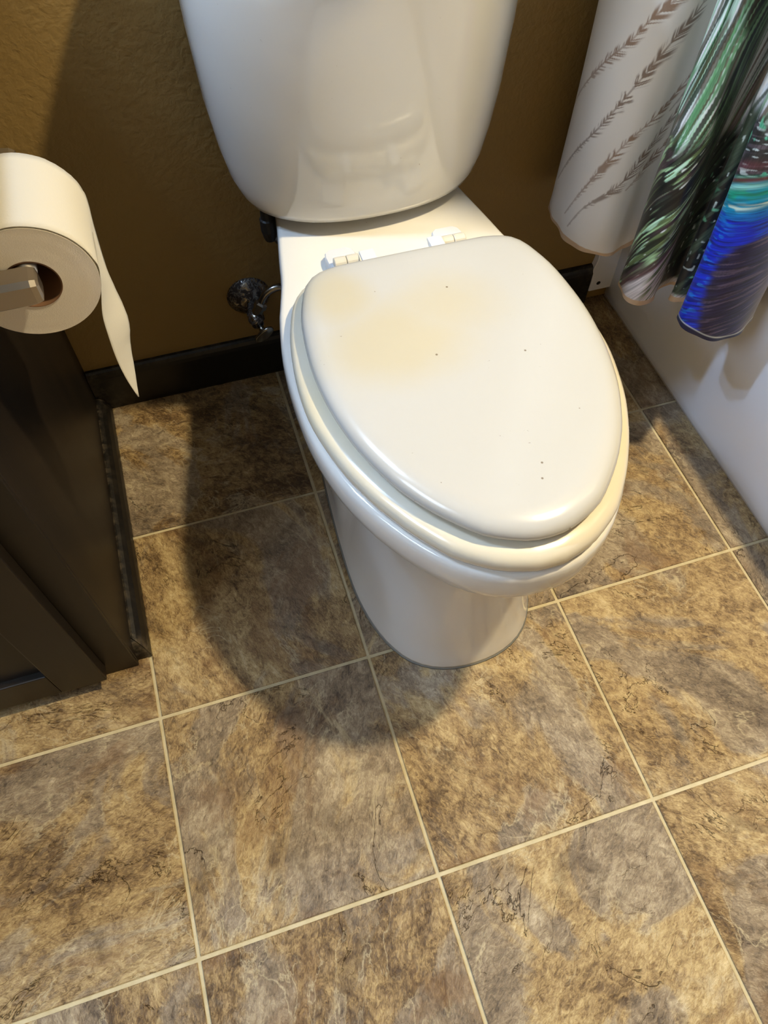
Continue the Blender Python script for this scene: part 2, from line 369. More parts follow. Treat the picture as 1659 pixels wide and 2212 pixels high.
rings = [ring(oB, .0015, XC-.005), ring(inset(oB, .0005), .008, XC-.005), ring(inset(oB, .005), .02, XC-.005), ring(mixo(oB, oW, .45), .06, XC-.004), ring(mixo(oB, oW, .8), .12, XC-.002),
         ring(oW, .19), ring(mixo(oW, oR, .08), .24), ring(mixo(oW, oR, .26), .285), ring(mixo(oW, oR, .50), .320), ring(mixo(oW, oR, .70), .340),
         ring(inset(oR, .014), .3500), ring(inset(oR, .0035), .3510), ring(inset(oR, -.0005), .3530), ring(inset(oR, -.0030), .359), ring(inset(oR, -.0046), .370), ring(inset(oR, -.0052), .382), ring(inset(oR, -.0050), .391), ring(inset(oR, -.0042), .3965), ring(inset(oR, -.0028), .3997), ring(inset(oR, -.0008), .4017), ring(inset(oR, .0022), .4026),
         ring(inset(oR, .018), .4030), ring(oH, .4030), ring(inset(oH, .004), .399), ring(oH*.9+[0, .01], .36), ring(oH*.6+[0, .05], .25), ring(oH*.25+[0, .1], .19)]
V, F = loft(rings); bowl = mesh_obj('bowl', V, F, MT['china'], toilet)
V, F = loft([ring(inset(oB, -.0018), .0004, XC-.005), ring(inset(oB, -.0012), .0022, XC-.005), ring(inset(oB, .001), .003, XC-.005)], True, False)
mesh_obj('caulk_bead', V, F, MT['gcaulk'], toilet)['label'] = 'grey caulk line around the toilet base'
# tank: sections fitted to the photographed outline
TXC = .146
def tank_ring(w, yf, z, yb=.578, n=2.3, ym=.523, k=40):
    a = np.linspace(0, math.pi, k); c, s = np.cos(a), np.sin(a)
    x = TXC + w*np.sign(c)*np.abs(c)**(2/n); y = ym-(ym-yf)*np.abs(s)**(2/n)
    back = []
    for t in np.linspace(0, 1, 8): back.append((TXC-w+.016*(1-math.cos(t*math.pi/2)), ym+(yb-ym)*(.4+.6*math.sin(t*math.pi/2)) ))
    back = np.array(back); b2 = back[::-1].copy(); b2[:, 0] = 2*TXC-b2[:, 0]
    P = np.concatenate([np.stack([x, y], 1), back, b2])
    return np.column_stack([P, np.full(len(P), z)])
yf = lambda z: .4151+(.3756-.4151)*(z-.42)/.34
TW = [(.4195, .120, .028), (.4200, .140, .016), (.4212, .153, .008), (.424, .1600, .003), (.434, .1655, 0), (.455, .1735, 0), (.49, .1805, 0), (.54, .1867, 0), (.62, .1913, 0), (.69, .1930, 0), (.762, .1945, 0)]
V, F = loft([tank_ring(w, yf(z)+d, z) for z, w, d in TW]); mesh_obj('tank', V, F, MT['china'], toilet)
yt = yf(.762)
V, F = loft([tank_ring(w, yt+d, z) for z, w, d in ((.7625, .199, -.008), (.766, .203, -.012), (.785, .205, -.013), (.793, .203, -.011), (.797, .196, -.002), (.798, .18, .014))]); mesh_obj('tank_lid', V, F, MT['china'], toilet)
# the gasket the tank rests on, and its fill shank and nut on the left
V, F = lathe((.150, .520, .4025), (0, 0, 1), [(.036, 0), (.038, .006), (.036, .0175)]); mesh_obj('tank_gasket', V, F, MT['dark'], toilet)
# seat ring
SEAT = [(-.1197, 0), (-.119, .016), (-.115, .0295), (-.11, .045), (-.105, .055), (-.10, .063), (-.09, .0775), (-.08, .0893), (-.06, .1055), (-.04, .120), (-.02, .132), (0, .143), (.04, .160), (.08, .171), (.12, .178), (.16, .179), (.20, .176), (.24, .1695), (.28, .158), (.295, .151), (.305, .144), (.316, .133), (.324, .118), (.329, .098), (.3305, .08), (.3305, 0)]
oS = half_outline(SEAT)
rings = [ring(inset(oS, d), z) for z, d in ((.4050, .009), (.4056, .0045), (.4082, .0012), (.4125, 0), (.4185, .0001), (.4235, .0016), (.4276, .0050), (.4302, .0105), (.4313, .018), (.4315, .025))]
rings += [ring(oH, .4315), ring(inset(oH, -.004), .4285), ring(inset(oH, -.007), .419), ring(inset(oH, -.004), .4070), ring(oH, .4050)]
V, F = loft(rings, False, False)
n = len(oS); F += [((len(rings)-1)*n+i, (len(rings)-1)*n+(i+1) % n, (i+1) % n, i) for i in range(n)]
seat = mesh_obj('seat', V, F, MT['seat'], toilet); seat['label'] = 'yellowed toilet seat ring under the lid'
# lid
LID = [(-.1037, 0), (-.103, .012), (-.10, .0255), (-.09, .0488), (-.08, .0645), (-.06, .0845), (-.04, .1015), (-.02, .115), (0, .1262), (.04, .143), (.08, .1538), (.12, .160), (.16, .162), (.20, .1597), (.24, .1541), (.28, .1415), (.29, .1355), (.30, .126), (.3055, .115), (.309, .10), (.3105, .085), (.311, 0)]
oL = half_outline(LID)
rings = [ring(inset(oL, d), z) for z, d in ((.4360, .010), (.4367, .005), (.4398, .0015), (.4440, 0), (.4485, .0008), (.4525, .0032), (.4557, .0072), (.4578, .0125), (.4591, .019), (.4598, .028))]
cen = np.array([0, .115])
for k, z in ((.72, .4604), (.45, .4608), (.2, .4610)): rings.append(ring((inset(oL, .028)-cen)*k+cen, z))
V, F = loft(rings); lid = mesh_obj('lid', V, F, MT['lid'], toilet); lid['label'] = 'white toilet lid with yellowish patches and small chips'
# rubber bumpers that keep the lid off the seat, and the seat off the rim
for nm, zz, sc in (('lid_bumper', (.431, .4365), .9), ('seat_bumper', (.4025, .4055), 1.0)):
    for x, y in ((-.125, .07), (.125, .07), (-.1, .22), (.1, .22)):
        V, F = lathe((XC+x*sc*1.12, y, zz[0]), (0, 0, 1), [(.007, 0), (.007, zz[1]-zz[0])], 12); mesh_obj(nm, V, F, MT['white'], toilet)
# hinges: bolt-cap plate, barrel in two pieces, lid tab
def hinge(x, s):
    y0 = .352
    pl = [(-.019, .330), (.019, .330), (.020, .368), (.018, .377), (.012, .3825), (-.012, .3825), (-.018, .377), (-.020, .368)]
    pl = np.array([(x+a, b) for a, b in pl])
    rr = [np.column_stack([pl, np.full(8, .4030)]), np.column_stack([pl, .4030+np.interp(pl[:, 1], [.330, .3825], [.015, .011])])]
    c = pl.mean(0); p2 = (pl-c)*.93+c; rr.append(np.column_stack([p2, .4030+np.interp(p2[:, 1], [.330, .3825], [.0175, .0128])]))
    V, F = loft(rr); h = mesh_obj('hinge', V, F, MT['white'], toilet, smooth=False)
    c0 = (x-s*.010, .345, .4195)
    def cyl(nm, a, b, rad, m):
        V, F = lathe((x+s*a, .344, .4235), (s, 0, 0), [(rad*.93, 0), (rad, .0008), (rad, b-a-.0008), (rad*.93, b-a)], 24)
        o = mesh_obj(nm, V, F, m, h, smooth=False)
    cyl('hinge_barrel', -.014, .001, .0082, MT['cream']); cyl('hinge_barrel', .0018, .0175, .0082, MT['cream'])
    lo = min(x+s*.018, x+s*.037); hi = max(x+s*.018, x+s*.037)
    box('lid_tab', (lo, .300, .4310), (hi, .346, .4358), MT['white'], h, .0015)
    box('hinge_pillar', (x-.017, .338, .405), (x+.017, .352, .4200), MT['white'], h, .003)
hinge(.078, 1); hinge(.222, -1)

# ------------------------------------------------------------------ water shutoff valve left of the bowl
valve = thing('shutoff_valve', (-.027, .598, .178), 'corroded chrome shutoff valve and supply tube low on the back wall', 'valve')
vx, vz = -.025, .179
V, F = lathe((vx, .600, vz), (0, -1, 0), [(.036, 0), (.0355, .003), (.031, .010), (.022, .017), (.012, .021), (.010, .022)], 40); mesh_obj('wall_flange', V, F, MT['corr'], valve)
V, F = tube([(vx, .585, vz), (vx, .57, vz), (vx+.001, .552, vz), (vx+.001, .536, vz)], [.008, .008, .008, .008], 16); mesh_obj('stub_pipe', V, F, MT['corr'], valve)
V, F = lathe((vx+.001, .556, vz-.001), (0, -1, 0), [(.013, 0), (.0135, .003), (.0135, .014), (.012, .016), (.010, .022), (.010, .026)], 24); mesh_obj('valve_body', V, F, MT['corr'], valve)
V, F = lathe((vx+.003, .545, vz+.008), (.55, 0, 1), [(.0085, 0), (.0085, .012), (.0105, .0125), (.0105, .021), (.007, .024)], 6); mesh_obj('outlet_nut', V, F, MT['chrome'], valve, smooth=False)
V, F = lathe((vx+.004, .530, vz-.004), (.18, -1, -.38), [(.005, 0), (.005, .014)], 14); mesh_obj('stem', V, F, MT['chrome'], valve)
ax = Vector((.18, -1, -.38)).normalized(); hc = Vector((vx+.006, .517, vz-.009))
V, F = loft([circle(hc+ax*d, ax, a, 36, b, (0.6, 0, 1)) for d, a, b in ((0, .0105, .018), (.0015, .0125, .0205), (.004, .0133, .0215), (.006, .0125, .0205), (.0068, .0095, .017))]); mesh_obj('oval_handle', V, F, MT['chrome'], valve)
pts = crom([(vx+.012, .545, vz+.026), (vx+.024, .544, vz+.046), (vx+.045, .543, vz+.054), (vx+.070, .541, vz+.046), (.064, .538, .250), (.052, .530, .295), (.026, .522, .335), (.014, .516, .358)], 8)
V, F = tube(pts, .0060, 12); mesh_obj('supply_tube', V, F, MT['chrome'], valve)
V, F = lathe((.013, .514, .346), (0, 0, 1), [(.0075, 0), (.009, .004), (.0115, .016), (.0115, .034), (.0095, .036), (.009, .0735)], 14); mesh_obj('coupling_nut', V, F, MT['hose'], valve, smooth=False)

# ------------------------------------------------------------------ toilet paper and its holder
RC = (-.240, .607); RR = .0555; RY0, RY1 = .178, .281
roll = thing('toilet_paper_roll', (RC[0], (RY0+RY1)/2, RC[1]-RR), 'white toilet paper roll with a torn sheet hanging down', 'toilet paper')
def roll_ring(y, rad, n=72, wob=0):
    a = np.linspace(0, 2*math.pi, n, endpoint=False); r = rad*(1+wob*np.sin(3*a+1)*.5+wob*.4*np.sin(7*a))
    return np.column_stack([RC[0]+r*np.cos(a), np.full(n, y), RC[1]+r*np.sin(a)])
HR = .0235
V, F = loft([roll_ring(RY0, RR-.0006), roll_ring(RY0+.0008, RR-.0002, wob=.002)] + [roll_ring(y, RR, wob=.002) for y in np.linspace(RY0+.01, RY1-.01, 10)] + [roll_ring(RY1-.0012, RR, wob=.004), roll_ring(RY1, RR-.0012)], False, False)
mesh_obj('paper_roll', V, F, MT['paper'], roll)
for y, nm in ((RY0, 'roll_end'), (RY1, 'roll_end')):
    rr = [np.column_stack([RC[0]+q*np.cos(a), np.full(72, y+(.0001*math.sin(k*2.1))), RC[1]+q*np.sin(a)]) for k, q in enumerate(np.linspace(HR, RR-.0006, 9)) for a in [np.linspace(0, 2*math.pi, 72, endpoint=False)]]
    V, F = loft(rr, False, False); mesh_obj(nm, V, F, MT['paperend'], roll)
V, F = loft([roll_ring(RY0-.0004, HR+.0003), roll_ring(RY0-.0004, HR-.001), roll_ring(RY1, HR-.001), roll_ring(RY1, HR+.0003)], False, False); mesh_obj('cardboard_core', V, F, MT['card'], roll)
# the loose sheet: leaves the roll over its right side and hangs, torn to a point
ang = np.radians([150, 120, 90, 65, 45, 28, 14, 3])
near = [(RC[0]+(RR+.0011)*math.cos(a), RY0+.0003, RC[1]+(RR+.0011)*math.sin(a)) for a in ang]
far = [(RC[0]+(RR+.0011)*math.cos(a), yy, RC[1]+(RR+.0011)*math.sin(a)) for a, yy in zip(ang, (.281, .281, .281, .281, .281, .281, .280, .276))]
near += [(-.188, .178, .590), (-.1955, .178, .561), (-.198, .178, .533), (-.199, .178, .503), (-.1975, .178, .475), (-.1935, .178, .447)]
far += [(-.1845, .262, .592), (-.184, .235, .566), (-.1825, .232, .542), (-.180, .222, .512), (-.186, .212, .486), (-.1885, .1995, .470), (-.1928, .1785, .447)]
near = crom(near, 5); far = crom(far, 5)
res = lambda P, n: np.stack([np.interp(np.linspace(0, 1, n), np.linspace(0, 1, len(P)), P[:, k]) for k in range(3)], 1)
near, far = res(near, 60), res(far, 60)
far[:, 1] += rng.normal(0, .0012, 60)*np.linspace(0, 1, 60)
nx = 12; grid = np.array([near*(1-t)+far*t for t in np.linspace(0, 1, nx)])
grid[1:-1, :, 0] += (.0012*np.sin(np.linspace(0, 9, 60)))[None]*np.sin(np.linspace(0, math.pi, nx))[1:-1, None]
V = grid.reshape(-1, 3); F = [(i*60+j, (i+1)*60+j, (i+1)*60+j+1, i*60+j+1) for i in range(nx-1) for j in range(59)]
sh = mesh_obj('hanging_sheet', V, F, MT['sheet'], roll); md = sh.modifiers.new('thick', 'SOLIDIFY'); md.thickness = .0003
hold = thing('toilet_paper_holder', (-.322, .23, .607), 'brushed nickel toilet paper holder on the vanity side', 'paper holder')
PX = -.322
def post(y0, y1, zc, w):
    rr = []
    xs_ = [PX, PX+.004, PX+.012, PX+.05, -.243, -.236, -.2315, -.2300]
    ww = [.0225, .0215, .0135, .0125, .0125, .0121, .0108, .007]
    for x, q in zip(xs_, ww):
        c = (y0+y1)/2; hy = (y1-y0)/2*q/.0125 if x < PX+.02 else (y1-y0)/2*(1 if x < -.24 else q/.0125)
        k = .32; pts_ = [(-hy, -q*(1-k)), (-hy*(1-k), -q), (hy*(1-k), -q), (hy, -q*(1-k)), (hy, q*(1-k)), (hy*(1-k), q), (-hy*(1-k), q), (-hy, q*(1-k))]
        rr.append(np.array([(x, c+a, zc+b*w/.0125) for a, b in pts_]))
    V, F = loft(rr); return mesh_obj('post', V, F, MT['nickel'], hold, smooth=False)
post(.148, .1745, RC[1]+.0125, .0125); post(.2865, .3125, RC[1]+.022, .024)
V, F = lathe((RC[0], .168, RC[1]+.0125), (0, 1, 0), [(.0085, 0), (.0085, .055), (.0105, .056), (.0105, .12)], 20); mesh_obj('roller', V, F, MT['nickel'], hold)

# ------------------------------------------------------------------ vanity cabinet at the left
van = thing('vanity_cabinet', (-.85, .35, 0), 'dark espresso bathroom vanity cabinet left of the toilet', 'cabinet')
box('side_panel', (-.340, .092, .0), (-.322, .599, .80), MT['cab'], van, .0012, 1)
box('side_panel', (-1.40, .092, .0), (-1.382, .599, .80), MT['cab'], van, .0012, 1)
box('bottom_panel', (-1.382, .11, .05), (-.340, .599, .068), MT['cab'], van)
box('back_panel', (-1.382, .590, .068), (-.340, .599, .80), MT['cab'], van)
box('face_frame', (-.3805, .0865, .0), (-.3225, .0925, .80), MT['cab'], van, .001, 1)
box('face_frame', (-1.40, .0865, .0), (-1.342, .0925, .80), MT['cab'], van, .001, 1)
box('face_frame', (-1.342, .0865, .64), (-.3805, .1085, .80), MT['cab'], van, .001, 1)
box('toe_board', (-1.342, .100, .0), (-.3805, .112, .05), MT['cab'], van)
def door(x0, x1):
    z0, z1, y0, y1, st = .028, .655, .0655, .0862, .062
    d = box('door', (x0+st-.004, y0+.010, z0+st-.004), (x1-st+.004, y1-.003, z1-st+.004), MT['cab'], van)
    box('stile', (x0, y0, z0), (x0+st, y1, z1), MT['cab'], d, .0022, 2); box('stile', (x1-st, y0, z0), (x1, y1, z1), MT['cab'], d, .0022, 2)
    box('rail', (x0+st, y0, z0), (x1-st, y1, z0+st), MT['cab'], d, .0018, 2); box('rail', (x0+st, y0, z1-st), (x1-st, y1, z1), MT['cab'], d, .0018, 2)
door(-.698, -.362); door(-1.032, -.704); door(-1.362, -1.038)
# shoe moulding along the floor, mitred at its front end
prof = [(0, 0), (.020, 0), (.020, .006), (.0185, .014), (.014, .024), (.008, .0305), (.003, .033), (0, .033)]
rr = []
for y in np.linspace(.5855, .118, 40): rr.append(np.array([(-.3225+x, y, z) for x, z in prof]))
rr.append(np.array([(-.3225+x, .118-.022*(x/.020), z) for x, z in prof]))
V, F = loft(rr); mesh_obj('shoe_moulding', V, F, MT['trim'], van, smooth=False)
rr = [np.array([(-.3225+k, .0955+(.020-x)*1.0+.0005, z) for x, z in prof]) for k in (.0005, .004)]
rr = []
for k in (0, .4, 1.0): rr.append(np.array([(-.323+.0205*k*(x/.020)+.0*k, .117-.0215*(x/.020)-.0003, z) for x, z in prof]))
V, F = loft(rr); mesh_obj('moulding_return', V, F, MT['trim'], van, smooth=False)
ct = box('countertop', (-1.42, .07, .80), (-.305, .60, .83), MT['top'], bevel=.004)
tag(ct, 'stone countertop on the dark vanity cabinet', 'countertop')

# ------------------------------------------------------------------ bathtub
tub = thing('bathtub', (1.07, -.16, 0), 'white bathtub with a smooth straight apron front', 'bathtub')
y0, y1 = -.93, .5985
def apron_prof(): return [(TX+.004, .0), (TX, .006), (TX-.0005, .02), (TX, .30), (TX-.001, .33), (TX-.003, .352), (TX-.004, .366), (TX-.002, .378), (TX+.004, .384), (TX+.09, .384)]
pf = apron_prof()
rr = [np.array([(x, y, z) for x, z in pf]) for y in np.linspace(y1-.003, y0, 30)]
V, F = loft(rr, False, False, closed=False); ap = mesh_obj('apron', V, F, MT['tub'], tub)
md = ap.modifiers.new('thick', 'SOLIDIFY'); md.thickness = .004; md.offset = 1
def rr_rect(x0_, x1_, ya, yb, rad, z, n=10):
    P = []
    for cx_, cy_, a0 in ((x1_-rad, yb-rad, 0), (x0_+rad, yb-rad, 90), (x0_+rad, ya+rad, 180), (x1_-rad, ya+rad, 270)):
        for t in np.linspace(0, 90, n): a = math.radians(a0+t); P.append((cx_+rad*math.cos(a), cy_+rad*math.sin(a), z))
    return np.array(P)
V, F = loft([rr_rect(TX+.07, XR-.002, y0, y1, .01, .384), rr_rect(TX+.09, XR-.07, y0+.09, y1-.08, .14, .384), rr_rect(TX+.10, XR-.08, y0+.1, y1-.09, .14, .37), rr_rect(TX+.14, XR-.13, y0+.2, y1-.13, .16, .12), rr_rect(TX+.2, XR-.19, y0+.27, y1-.2, .12, .06)], False, True)
mesh_obj('basin', V, F, MT['tub'], tub)
V, F = loft([np.array([(TX-.0035, y, .0003), (TX-.001, y, .0035), (TX+.003, y, .0045), (TX+.003, y, .0003)]) for y in np.linspace(.597, y0, 30)]); mesh_obj('floor_caulk', V, F, MT['caulk'], tub)
V, F = loft([np.array([(x+dx, .5992, z), (x+dx, .5872, z), (x+dx+.002, .5858, z), (TX+.003, .5858, z), (TX+.003, .5992, z)]) for z, x, dx in [(zz, .6325, .0018*math.sin(zz*61)+.0012*math.sin(zz*140)) for zz in np.linspace(.0305, .384, 40)]]); fl = mesh_obj('wall_flange', V, F, MT['tub'], tub, smooth=False); fl['label'] = 'flat white flange strip with a screw hole'
V, F = lathe((.650, .5859, .047), (0, -1, 0), [(.0042, 0), (.0042, .0004)], 20); mesh_obj('screw_hole', V, F, MT['dark'], fl)

# ------------------------------------------------------------------ shower curtain (one folded sheet, its print worked out in code)
CP = [(.63, .575), (.56, .572), (.50, .565), (.473, .540), (.465, .505), (.469, .455), (.492, .420), (.52, .411), (.548, .418), (.585, .425), (.595, .400), (.56, .375), (.510, .360), (.494, .322), (.507, .299), (.530, .302), (.552, .316), (.575, .322), (.580, .308), (.560, .299), (.562, .289), (.580, .283), (.592, .280), (.583, .270), (.552, .262), (.544, .238), (.562, .210), (.606, .201), (.646, .218), (.668, .243), (.676, .275), (.670, .31), (.674, .35), (.668, .39), (.674, .43), (.668, .47), (.674, .51), (.668, .55), (.674, .578)]
C = crom(CP, 16); S = np.concatenate([[0], np.cumsum(np.hypot(*np.diff(C, axis=0).T))])
NS = 1100
zs = np.concatenate([np.linspace(.28, .72, 420), np.linspace(.73, 1.93, 40)]); NZ = len(zs)
s1 = np.linspace(0, S[-1], NS); cx_ = np.interp(s1, S, C[:, 0]); cy_ = np.interp(s1, S, C[:, 1])
SS, ZZ = np.meshgrid(s1, zs)
def vnoise(u, v, seed):
    r = np.random.default_rng(seed).random((257, 257)); iu = np.floor(u).astype(int); iv = np.floor(v).astype(int)
    fu = u-iu; fv = v-iv; fu = fu*fu*(3-2*fu); fv = fv*fv*(3-2*fv); iu %= 256; iv %= 256
    return (r[iu, iv]*(1-fu)+r[iu+1, iv]*fu)*(1-fv)+(r[iu, iv+1]*(1-fu)+r[iu+1, iv+1]*fu)*fv
def sm(x, a, b): t = np.clip((x-a)/(b-a), 0, 1); return t*t*(3-2*t)
def over(base, colr, m): return base*(1-m[..., None]) + lin(colr)*m[..., None]
wig = (vnoise(SS*30, ZZ*14, 1)-.5)
img = np.ones(SS.shape+(3,))*lin((240, 234, 226))
img = over(img, (232, 222, 210), sm(vnoise(SS*9, ZZ*5, 2), .4, .8))
# brown feather barbs on the white fold
barbs = [[(.170, .455), (.191, .487), (.233, .543), (.264, .581), (.281, .609), (.304, .636), (.335, .67)],
         [(.180, .345), (.195, .375), (.212, .404), (.251, .462), (.277, .514), (.295, .551), (.317, .594), (.337, .624), (.36, .66)],
         [(.228, .316), (.252, .367), (.278, .423), (.300, .465), (.324, .494), (.351, .524), (.38, .56)],
         [(.243, .304), (.266, .351), (.299, .391), (.318, .419), (.329, .444), (.347, .470), (.38, .52)],
         [(.318, .392), (.345, .430), (.37, .455)], [(.35, .50), (.40, .56), (.45, .60)]]
for bi, b in enumerate(barbs):
    P = crom(b, 6); best = np.full(SS.shape, 9.); along = np.zeros(SS.shape); side = np.zeros(SS.shape); acc = 0; tot = np.hypot(*np.diff(P, axis=0).T).sum()
    sub = (SS > P[:, 0].min()-.03) & (SS < P[:, 0].max()+.03) & (ZZ > P[:, 1].min()-.03) & (ZZ < P[:, 1].max()+.03)
    for p0, p1 in zip(P[:-1], P[1:]):
        e = p1-p0; ln = np.hypot(*e); t = np.clip(((SS[sub]-p0[0])*e[0]+(ZZ[sub]-p0[1])*e[1])/ln**2, 0, 1)
        dx = SS[sub]-p0[0]-t*e[0]; dz = ZZ[sub]-p0[1]-t*e[1]; d = np.hypot(dx, dz); up = d < best[sub]
        tmp = best[sub]; tmp[up] = d[up]; best[sub] = tmp
        tmp = along[sub]; tmp[up] = (acc+t*ln)[up]; along[sub] = tmp
        tmp = side[sub]; tmp[up] = (e[0]*dz-e[1]*dx)[up]; side[sub] = tmp
        acc += ln
    prog = sm(along/tot, 0, .55)
    w = (.0016+.0070*prog)*(.55+.9*vnoise(along*120, along*0+bi, 11))
    w = np.where(side > 0, w*.6, w)
    hair = vnoise((along-best*1.5)*430, best*40+bi*7, 20+bi)
    m = sm(w*1.35-best, 0, w*.8)*sm(hair, .34, .62)*(.5+.5*prog)
    m = np.maximum(m, sm(.0016-best, 0, .0008)*(.45+.4*vnoise(along*90, along*0+3, 12)))
    img = over(img, (112, 80, 56) if bi % 2 else (138, 98, 66), np.clip(m, 0, 1)*(best < .03)*.85)
# green, black and white plumage on the middle folds
def streak(du, dv, fu, fv, seed, warp=.0):     # noise drawn out along direction (du, dv)
    a = SS*du+ZZ*dv + wig*warp; b = -SS*dv+ZZ*du + wig*warp*.4
    return vnoise(a*fu+50, b*fv+50, seed)
def blend(a, b, m): return a*(1-m[..., None])+b*m[..., None]
def flat(c): return np.ones_like(img)*lin(c)
g1 = streak(.16, .987, 7, 260, 31, .03); g2 = streak(.16, .987, 12, 420, 32, .02); g3 = streak(.22, .975, 9, 170, 33, .04); g4 = streak(.2, .98, 10, 300, 34, .03)
mid = flat((232, 234, 230))
mid = over(mid, (164, 212, 172), sm(g1, .50, .62)*.8)
mid = over(mid, (84, 150, 94), sm(g3, .60, .70)*.9)
mid = over(mid, (206, 232, 216), sm(g2, .62, .74)*.8)
mid = over(mid, (30, 46, 28), sm(g4, .66, .73)*.9)
mid = over(mid, (84, 66, 44), sm(streak(.2, .98, 11, 260, 35, .03), .70, .78)*.8)
d1 = streak(.52, .85, 15, 250, 41, .03); d2 = streak(.50, .86, 40, 460, 42, .02); d3 = streak(.52, .85, 9, 120, 43, .05); d4 = streak(.52, .85, 18, 420, 45, .02)
drk = flat((38, 38, 32))
drk = over(drk, (112, 134, 86), sm(d1, .48, .62)*.9)
drk = over(drk, (176, 214, 160), sm(d4, .58, .70)*sm(d3, .35, .6)*.9)
drk = over(drk, (196, 240, 200), sm(d2, .66, .76)*sm(d1, .4, .6))
drk = over(drk, (86, 66, 70), sm(d3, .62, .74)*.8)
drk = over(drk, (20, 20, 18), sm(streak(.52, .85, 16, 300, 46, .02), .60, .70)*.9)
drk = over(drk, (230, 236, 228), sm(streak(.5, .86, 70, 330, 44), .84, .92)*sm(d1, .4, .6))
mid = blend(mid, drk, sm(ZZ-(SS-.547)*.9+wig*.05, .530, .500))
side_ = sm(SS+(ZZ-.55)*.22+wig*.02, .600, .612)  # near-black green strip down the right side of the middle fold
mid = blend(mid, over(over(flat((20, 24, 18)), (58, 84, 54), sm(g1, .5, .62)*.8), (120, 160, 120), sm(g2, .70, .78)*.6), side_)
w_ = ZZ-.29-(SS-.549)*1.32+wig*.006
mid = blend(mid, over(flat((206, 200, 202)), (96, 110, 70), sm(d4, .58, .68)*sm(SS, .580, .598)), sm(w_, .004, -.006)*(SS < .66))
mid = over(mid, (104, 66, 72), np.exp(-((w_-.001)/.0055)**2)*(SS < .65)*.9)
img = blend(img, mid, sm(SS, .430, .455))
# the fold between green and blue: white plumes above, dark with mint flecks below
cc_ = flat((30, 30, 28))
cc_ = over(cc_, (72, 88, 70), sm(d1, .50, .66)*.8)
cc_ = over(cc_, (118, 190, 148), sm(vnoise(SS*170, ZZ*110, 51), .78, .88)*sm(vnoise(SS*30, ZZ*22, 52), .35, .6))
cc_ = over(cc_, (196, 206, 196), sm(vnoise(SS*260, ZZ*150, 53), .86, .93))
hi_ = flat((232, 234, 236)); hi_ = over(hi_, (120, 160, 118), sm(g1, .50, .62)*.85); hi_ = over(hi_, (60, 76, 48), sm(g4, .60, .70)*.8); hi_ = over(hi_, (126, 84, 78), sm(g3, .66, .76)*.7)
cc_ = blend(cc_, hi_, sm(ZZ-(SS-.64)*.6+wig*.05, .505, .530))
cc_ = over(cc_, (208, 200, 198), sm(ZZ, .297, .289)*.9)
img = blend(img, cc_, sm(SS, .622, .634))
# the blue eye of the feather on the last fold
r = ZZ-.474-.60*(SS-.822)+wig*.012
wv = streak(.86, .50, 16, 300, 61, .02); wf = streak(.86, .50, 40, 700, 62, .01); wb = streak(.90, .43, 60, 420, 65, .02)
blue = flat((6, 42, 196))
blue = over(blue, (4, 24, 120), sm(wv, .52, .66)*.8)
blue = over(blue, (16, 120, 214), sm(wb, .62, .76)*(.25+.75*sm(SS, .835, .815))*.8)
nb = np.interp(ZZ, [.28, .31, .34, .37, .408, .433, .456, .50], [.842, .837, .834, .832, .833, .844, .869, .93])
navy = sm(SS-nb+wig*.012, -.003, .010)
blue = over(blue, (38, 32, 62), navy*.97)
blue = over(blue, (96, 82, 104), navy*sm(wv, .60, .68)*.75)
blue = over(blue, (24, 18, 40), navy*sm(wf, .56, .68)*.7)
blue = over(blue, (14, 22, 130), navy*sm(SS, .905, .935)*sm(ZZ, .33, .39)*.8)
blue = over(blue, (0, 112, 190), sm(r, -.022, -.002)*.9*sm(wb, .25, .55))
blue = over(blue, (4, 146, 176), sm(r, -.004, .012)*.95)
blue = over(blue, (26, 160, 130), sm(r, .018, .028)*(.35+.65*sm(wb, .4, .6)))
blue = over(blue, (196, 212, 196), np.exp(-((r-.013)/.0045)**2)*sm(wb, .42, .6))
blue = over(blue, (150, 214, 206), np.exp(-((r-.041)/.0035)**2)*.9)
blue = over(blue, (110, 44, 46), np.exp(-((r-.050)/.0040)**2)*.95)
up_ = flat((44, 44, 44)); up_ = over(up_, (96, 84, 92), sm(wv, .5, .62)*.8); up_ = over(up_, (188, 200, 196), sm(wb, .68, .78)*.9); up_ = over(up_, (90, 190, 150), sm(vnoise(SS*150, ZZ*110, 64), .78, .86))
up_ = over(up_, (104, 50, 58), np.exp(-((r-.068)/.006)**2)*.7)
blue = blend(blue, up_, sm(r, .052, .058))
blue = blend(blue, hi_, sm(r+wig*.05, .115, .150))
img = blend(img, blue, sm(SS, .748, .756))
# fine drawn-out barbules over all of the plumage
fine = streak(.16, .987, 26, 900, 71, .01)*(ZZ > .53) + streak(.52, .85, 40, 900, 72, .01)*(ZZ <= .53)*(SS < .752) + streak(.86, .50, 50, 900, 73, .01)*(ZZ <= .53)*(SS >= .752)
img = np.where((SS > .44)[..., None], img*(.55+.9*fine)[..., None], img)
# hem: pale tan fold-over with a row of stitches
hemz = .28+.0075+.002*np.sin(SS*55)
hem = sm(hemz-ZZ, 0, .0008)
img = over(img, (206, 176, 142), hem*(SS < .752)*1.0)
img = over(img, (16, 22, 60), hem*(SS >= .752))
img = over(img, (210, 214, 206), np.exp(-((ZZ-hemz-.0006)/.0011)**2)*(SS >= .752)*.9)
